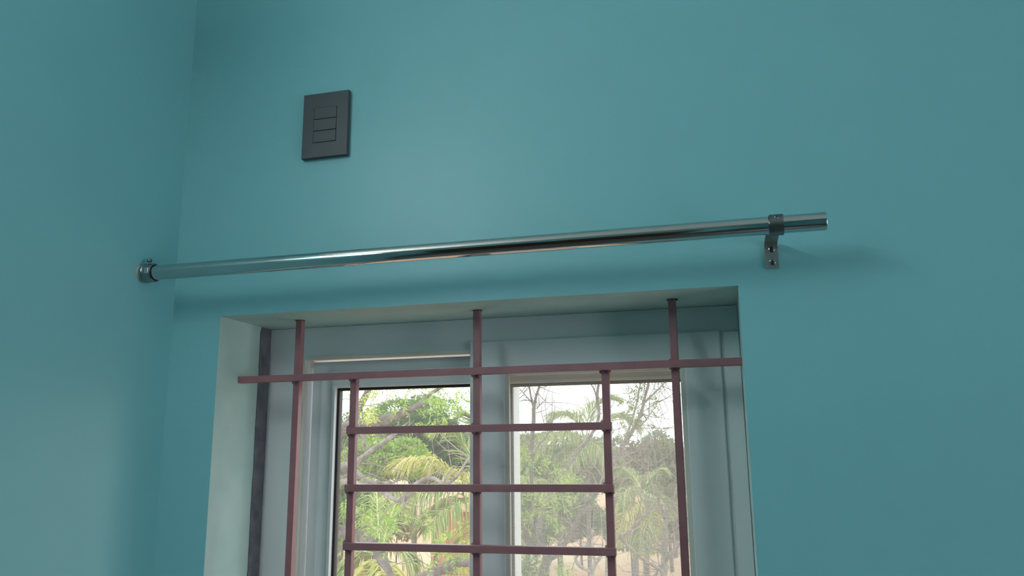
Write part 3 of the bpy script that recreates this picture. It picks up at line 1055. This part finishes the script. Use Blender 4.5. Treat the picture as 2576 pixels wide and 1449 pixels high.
limb_tree('forked leafy tree behind the left part of the insect screen', 1352, 12.0,
          [(1352, 1600, 12, 16), (1365, 1449, 12, 11), (1378, 1400, 12, 13), (1362, 1372, 12, 10), (1355, 1340, 12, 9.5), (1354, 1330, 12, 9)],
          [[(1354, 1330, 12, 9), (1347, 1310, 12, 6), (1342, 1280, 11.9, 5), (1338, 1240, 11.8, 4), (1336, 1180, 11.8, 5), (1337, 1120, 11.8, 5.5),
            (1342, 1060, 11.8, 5), (1343, 1022, 11.8, 5)],
           [(1343, 1025, 11.8, 4), (1336, 1000, 11.8, 2.5), (1331, 960, 11.8, 2), (1330, 900, 11.8, 1)],
           [(1343, 1025, 11.8, 4), (1349, 995, 11.8, 3.3), (1358, 965, 11.8, 2.8), (1368, 900, 11.8, 1.5)],
           [(1337, 1012, 11.8, 2), (1322, 995, 11.8, 1.4), (1305, 975, 11.8, 0.8)],
           [(1350, 1028, 11.8, 1.6), (1362, 1015, 11.8, 1), (1380, 1000, 11.8, 0.6)],
           [(1354, 1332, 12, 9), (1361, 1312, 12.1, 7), (1368, 1280, 12.3, 6.5), (1385, 1240, 12.6, 5.5), (1405, 1200, 12.9, 5), (1432, 1165, 13.2, 6),
            (1450, 1140, 13.4, 5), (1480, 1105, 13.6, 4), (1506, 1050, 13.8, 4), (1502, 1000, 13.9, 4), (1508, 950, 14, 2.5)],
           [(1502, 1000, 13.9, 3), (1492, 975, 13.9, 1.6), (1478, 955, 13.9, 0.8)],
           [(1380, 1400, 12, 11), (1400, 1395, 11.9, 8), (1425, 1360, 11.7, 7), (1448, 1320, 11.5, 7), (1462, 1290, 11.4, 6.5), (1480, 1262, 11.3, 5),
            (1500, 1238, 11.2, 4), (1516, 1200, 11.2, 2)],
           [(1462, 1292, 11.4, 4), (1466, 1260, 11.3, 3), (1470, 1225, 11.3, 2)],
           [(1336, 1180, 11.8, 4), (1350, 1130, 11.8, 2.2), (1380, 1090, 11.8, 1.6), (1396, 1040, 11.8, 1)]],
          31, 110, (0.2, 0.7), bark='bark', tk=0.006, shift=-2.5, foliage=[
        ([(1330, 1130, 16), (1325, 1200, 20), (1340, 1160, 18), (1400, 1180, 30), (1430, 1200, 28), (1390, 1230, 30), (1440, 1230, 26),
          (1420, 1260, 28), (1330, 1260, 20), (1320, 1290, 16), (1370, 1300, 20), (1400, 1310, 24), (1340, 1420, 14), (1420, 1430, 18)], 'leaf', 10, 0.062, 0.8),
        ([(1355, 1170, 22), (1320, 1230, 20), (1380, 1260, 26), (1440, 1160, 20)], 'leaf_dry', 5, 0.06, 0.8),
        ([(1330, 1410, 20), (1322, 1440, 22), (1345, 1430, 16)], 'leaf_dark', 14, 0.065, 0.6)])
limb_tree('slender leaning tree with sparse green leaves behind the right part of the insect screen', 1530, 16.0,
          [(1528, 1500, 16, 7), (1530, 1380, 16, 6), (1532, 1260, 16, 6), (1540, 1175, 16, 6)],
          [[(1540, 1175, 16, 6), (1562, 1130, 15.9, 6), (1590, 1085, 15.8, 5.5), (1612, 1040, 15.7, 4.5), (1622, 1000, 15.7, 3.5), (1632, 960, 15.6, 3), (1640, 900, 15.6, 2)],
           [(1562, 1130, 15.9, 4), (1582, 1080, 16.2, 3.2), (1600, 1020, 16.4, 2.5), (1612, 960, 16.5, 1.5)],
           [(1622, 1012, 15.7, 3), (1645, 990, 15.5, 2.4), (1665, 970, 15.4, 1.7), (1690, 945, 15.3, 1)],
           [(1645, 1012, 15.5, 1.6), (1665, 1008, 15.4, 1.2), (1695, 990, 15.3, 0.7)],
           [(1590, 1085, 15.8, 2.2), (1620, 1062, 15.6, 1.5), (1650, 1020, 15.5, 0.9)],
           [(1545, 1160, 16, 3), (1590, 1140, 15.6, 2), (1630, 1120, 15.4, 1.5), (1655, 1095, 15.3, 1.2), (1684, 1075, 15.2, 0.8)],
           [(1532, 1230, 16, 3), (1560, 1180, 15.7, 2.2), (1600, 1150, 15.5, 1.4), (1640, 1100, 15.4, 0.8)],
           [(1612, 1040, 15.7, 1.6), (1650, 1050, 15.5, 1.0), (1680, 1035, 15.4, 0.6)]],
          32, 120, (0.4, 1.1), bark='bark_pale', tk=0.008, shift=2.5, foliage=[
        ([(1585, 1000, 16), (1600, 975, 14), (1580, 1035, 16), (1600, 1025, 14), (1570, 1065, 14), (1625, 1050, 10), (1640, 1012, 8), (1560, 1090, 12), (1650, 960, 8)],
         'leaf_mid', 7, 0.09, 0.8)])
limb_tree('bare grey tree with a stout forked trunk at the right edge of the insect screen', 1672, 14.0,
          [(1668, 1600, 14, 12), (1670, 1449, 14, 9), (1672, 1400, 14, 8.5), (1672, 1340, 14, 6.5), (1674, 1310, 14, 6)],
          [[(1674, 1310, 14, 5), (1662, 1275, 13.9, 4), (1655, 1250, 13.8, 3.5), (1640, 1230, 13.7, 2.5), (1632, 1200, 13.6, 1.6), (1630, 1160, 13.6, 1)],
           [(1674, 1310, 14, 5), (1682, 1280, 14, 3.6), (1692, 1260, 14, 3), (1700, 1240, 14, 2.4), (1720, 1200, 14, 1.4)],
           [(1672, 1410, 14, 7), (1690, 1392, 13.8, 6), (1704, 1375, 13.7, 5), (1730, 1350, 13.6, 4), (1760, 1290, 13.5, 2)],
           [(1670, 1395, 14, 3), (1650, 1382, 13.9, 2), (1618, 1378, 13.8, 1.2)],
           [(1700, 1375, 13.7, 3), (1696, 1340, 13.7, 2), (1698, 1290, 13.7, 1.2)],
           [(1670, 1420, 14, 4), (1656, 1432, 14, 3.5), (1650, 1449, 14, 3)],
           [(1670, 1440, 14, 5), (1610, 1400, 13, 4), (1560, 1352, 12.6, 5), (1570, 1345, 12.5, 5), (1590, 1330, 12.4, 4), (1612, 1305, 12.3, 3.6), (1632, 1285, 12.2, 3), (1650, 1262, 12.1, 2)]],
          33, 150, (0.3, 0.9), bark='bark_pale', tk=0.006, shift=-1.6, foliage=[
        ([(1570, 1200, 20), (1580, 1250, 20), (1560, 1300, 14), (1650, 1300, 14), (1690, 1230, 14)], 'leaf_dry', 5, 0.08, 0.9)])
limb_tree('thin bare sapling low behind the middle of the insect screen', 1490, 10.5,
          [(1482, 1600, 10.5, 8), (1488, 1449, 10.5, 6), (1494, 1428, 10.5, 5.5), (1496, 1420, 10.5, 5)],
          [[(1496, 1420, 10.5, 4), (1494, 1395, 10.5, 2.4), (1492, 1370, 10.4, 1.6), (1490, 1330, 10.4, 0.8)],
           [(1496, 1420, 10.5, 5), (1508, 1405, 10.4, 4), (1514, 1390, 10.4, 3), (1516, 1360, 10.4, 1.4)],
           [(1488, 1440, 10.5, 4), (1460, 1425, 10.6, 4.5), (1448, 1405, 10.6, 4), (1466, 1385, 10.6, 3.5), (1480, 1365, 10.7, 2.5)]],
          34, 24, (0.15, 0.4), bark='bark_pale', tk=0.005, shift=-3.0)


# ---- rounder trees and shrubs farther away
def round_tree(label, cpx, cpy, Y, rx, rz, mat, n, size, seed, name='tree', cat='tree', lumps=16, ry=None):
    rng = np.random.default_rng(seed)
    g = ground_under(cpx, Y)
    t = empty(name, g)
    tag(t, label, cat)
    c = at(cpx, cpy, Y)
    g3 = np.array(g)
    tubes('trunk', [[(*g3, rx * 0.055), (*(g3 * 0.5 + c * 0.5), rx * 0.045), (*c, rx * 0.02)]], 'bark', t, n=7, k=4)
    ry = ry or rx
    LC = rng.normal(size=(lumps, 3))
    LC /= np.linalg.norm(LC, axis=1)[:, None]
    LC *= rng.uniform(0.35, 0.85, (lumps, 1))
    LR = rng.uniform(0.28, 0.46, lumps)
    k = rng.integers(0, lumps, n)
    dd = rng.normal(size=(n, 3))
    dd /= np.linalg.norm(dd, axis=1)[:, None]
    rad = rng.uniform(0.55, 1.0, n) ** 0.5
    P = LC[k] + dd * (LR[k] * rad)[:, None]
    P = P * np.array([rx, ry, rz]) + c
    leaves('foliage', P, rng.uniform(size * 0.7, size * 1.3, n), mat, t, rng, aspect=0.55, dirs=dd + np.array([0, 0, -0.3]))
    return t


round_tree('dark evergreen tree beyond the arching palm in the left pane', 1098, 1122, 24.5, 1.35, 1.5, 'leaf_dark', 20000, 0.10, 41, ry=1.2)
round_tree('bright green bushy tree in the middle of the left pane', 958, 1162, 17, 1.15, 0.72, 'leaf', 16000, 0.085, 42, ry=0.9)
round_tree('yellow-green bushy tree below the dark evergreen', 1040, 1155, 19.2, 0.62, 0.42, 'leaf_yellow', 8000, 0.085, 43, ry=0.6)
round_tree('broad mid-green tree at the left edge of the left pane', 860, 1180, 21.6, 1.7, 1.55, 'leaf_mid', 14000, 0.10, 44, ry=1.1)
round_tree('tall light green tree reaching the sky in the left pane', 1045, 1055, 28, 2.1, 1.35, 'leaf_mid', 14000, 0.11, 45, ry=1.6)
round_tree('deep green shrub low in the left pane', 866, 1270, 11.5, 0.55, 0.65, 'leaf_mid', 6000, 0.10, 46, ry=0.45, name='shrub', cat='shrub')
round_tree('round bright green tree behind the forked tree', 1405, 1215, 26.5, 2.0, 1.5, 'leaf_mid', 14000, 0.13, 47, ry=1.4)
round_tree('olive bush left behind the insect screen', 1325, 1230, 30, 1.8, 1.9, 'leaf_dry', 8000, 0.15, 48, name='shrub', cat='shrub')
round_tree('pale olive tree below the leaning slender tree', 1590, 1200, 34, 2.6, 1.5, 'leaf_dry', 9000, 0.2, 49, ry=1.5)
round_tree('pale green tree at the right edge of the insect screen', 1690, 1190, 41, 2.2, 1.5, 'leaf_far', 8000, 0.2, 50)
for lab, px, py, Y, rx, rz, mt_, sd in (
        ('low olive shrub on the ground right of the forked trunk', 1458, 1310, 37, 1.1, 0.9, 'leaf_dry', 81),
        ('low green shrub on the ground below the drooping olive palm', 1585, 1325, 30, 1.3, 0.9, 'leaf_mid', 82),
        ('low grey-green shrub on the ground beside the bare grey tree', 1680, 1305, 36, 1.6, 1.0, 'leaf_dry', 83),
        ('low leafy shrub on the ground behind the forked trunk', 1345, 1322, 40, 1.6, 1.1, 'leaf_mid', 84),
        ('dusty brown-green shrub left of the terracotta house', 1000, 1300, 30.9, 0.7, 0.8, 'leaf_dry', 85)):
    round_tree(lab, px, py, Y, rx, rz, mt_, 7000, 0.12, sd, name='shrub', cat='shrub', ry=1.0)
far = [(850, 1120, 2.6), (950, 1135, 2.3), (1060, 1110, 2.6), (1165, 1120, 2.4), (1285, 1150, 2.3), (1390, 1160, 2.5), (1490, 1155, 2.4), (1580, 1165, 2.3),
       (1665, 1150, 2.4)]
names = ['farthest left of the hazy trees on the horizon', 'second from the left of the hazy trees on the horizon',
         'third from the left of the hazy trees on the horizon', 'hazy tree on the horizon just left of the window mullion',
         'hazy tree on the horizon behind the window mullion', 'hazy tree on the horizon behind the round bright green tree',
         'hazy tree on the horizon below the tall feathery palm', 'hazy tree on the horizon below the leaning slender tree',
         'hazy tree on the horizon at the right edge of the screen']
for i, (px, py, r) in enumerate(far):
    t = round_tree(names[i], px, py + 18, (66, 74)[i % 2] + i % 3, r, 2.3, 'leaf_far', 4200, 0.42, 60 + i)
    t['group'] = 'hazy trees on the horizon'

# ---- unbroken thickets that go on to both sides of the part the window frames
for lab, pxa, pxb, sd in (('unbroken green thicket beyond the left edge of the window', 150, 770, 91),
                          ('unbroken green thicket beyond the right edge of the window', 1790, 2700, 92)):
    rng = np.random.default_rng(sd)
    P, D = [], []
    for k in range(46):
        Yk = rng.uniform(44, 58)
        c = at(rng.uniform(pxa, pxb), 1200, Yk)
        h = rng.uniform(2.5, 6.0)
        n = 420
        d = rng.normal(size=(n, 3))
        d /= np.linalg.norm(d, axis=1)[:, None]
        P.append(np.array([c[0], c[1], GZ - 0.3 + h * 0.5]) + d * np.array([2.2, 1.6, h * 0.55]) * rng.uniform(0.75, 1.0, (n, 1)))
        D.append(d + np.array([0, 0, -0.3]))
    P = np.vstack(P)
    tag(leaves('thicket', P, rng.uniform(0.3, 0.6, len(P)), 'leaf_mid', None, rng, aspect=0.6, dirs=np.vstack(D)), lab, 'thicket', kind='stuff')

# ---- terracotta house beyond the palm
hx0, hx1, hy = at(1085, 1300, 32)[0], at(1165, 1300, 32)[0], 32.0
hz1 = at(1120, 1280, 32)[2]
hs = empty('mud_house', ((hx0 + hx1) / 2, hy + 2, GZ))
tag(hs, 'terracotta mud-walled house half hidden by palm fronds', 'house')
boxes('wall', [(hx0, hx1, hy, hy + 4, GZ - 0.6, hz1)], 'clay', hs, bevel=0.05)
bm = bmesh.new()
pr = [(hx0 - 0.3, hz1 - 0.1), (hx1 + 0.3, hz1 - 0.1), ((hx0 + hx1) / 2, hz1 + 0.45)]
fr = [bm.verts.new((x - hs.location.x, hy - 0.3 - hs.location.y, z - GZ)) for x, z in pr]
bk_ = [bm.verts.new((x - hs.location.x, hy + 4.3 - hs.location.y, z - GZ)) for x, z in pr]
bm.faces.new(fr)
bm.faces.new(list(reversed(bk_)))
for k in range(3):
    bm.faces.new((fr[k], bk_[k], bk_[(k + 1) % 3], fr[(k + 1) % 3]))
bmesh.ops.recalc_face_normals(bm, faces=bm.faces)
me = bpy.data.meshes.new('roof')
bm.to_mesh(me)
bm.free()
link('roof', me, 'clay_tile', hs)
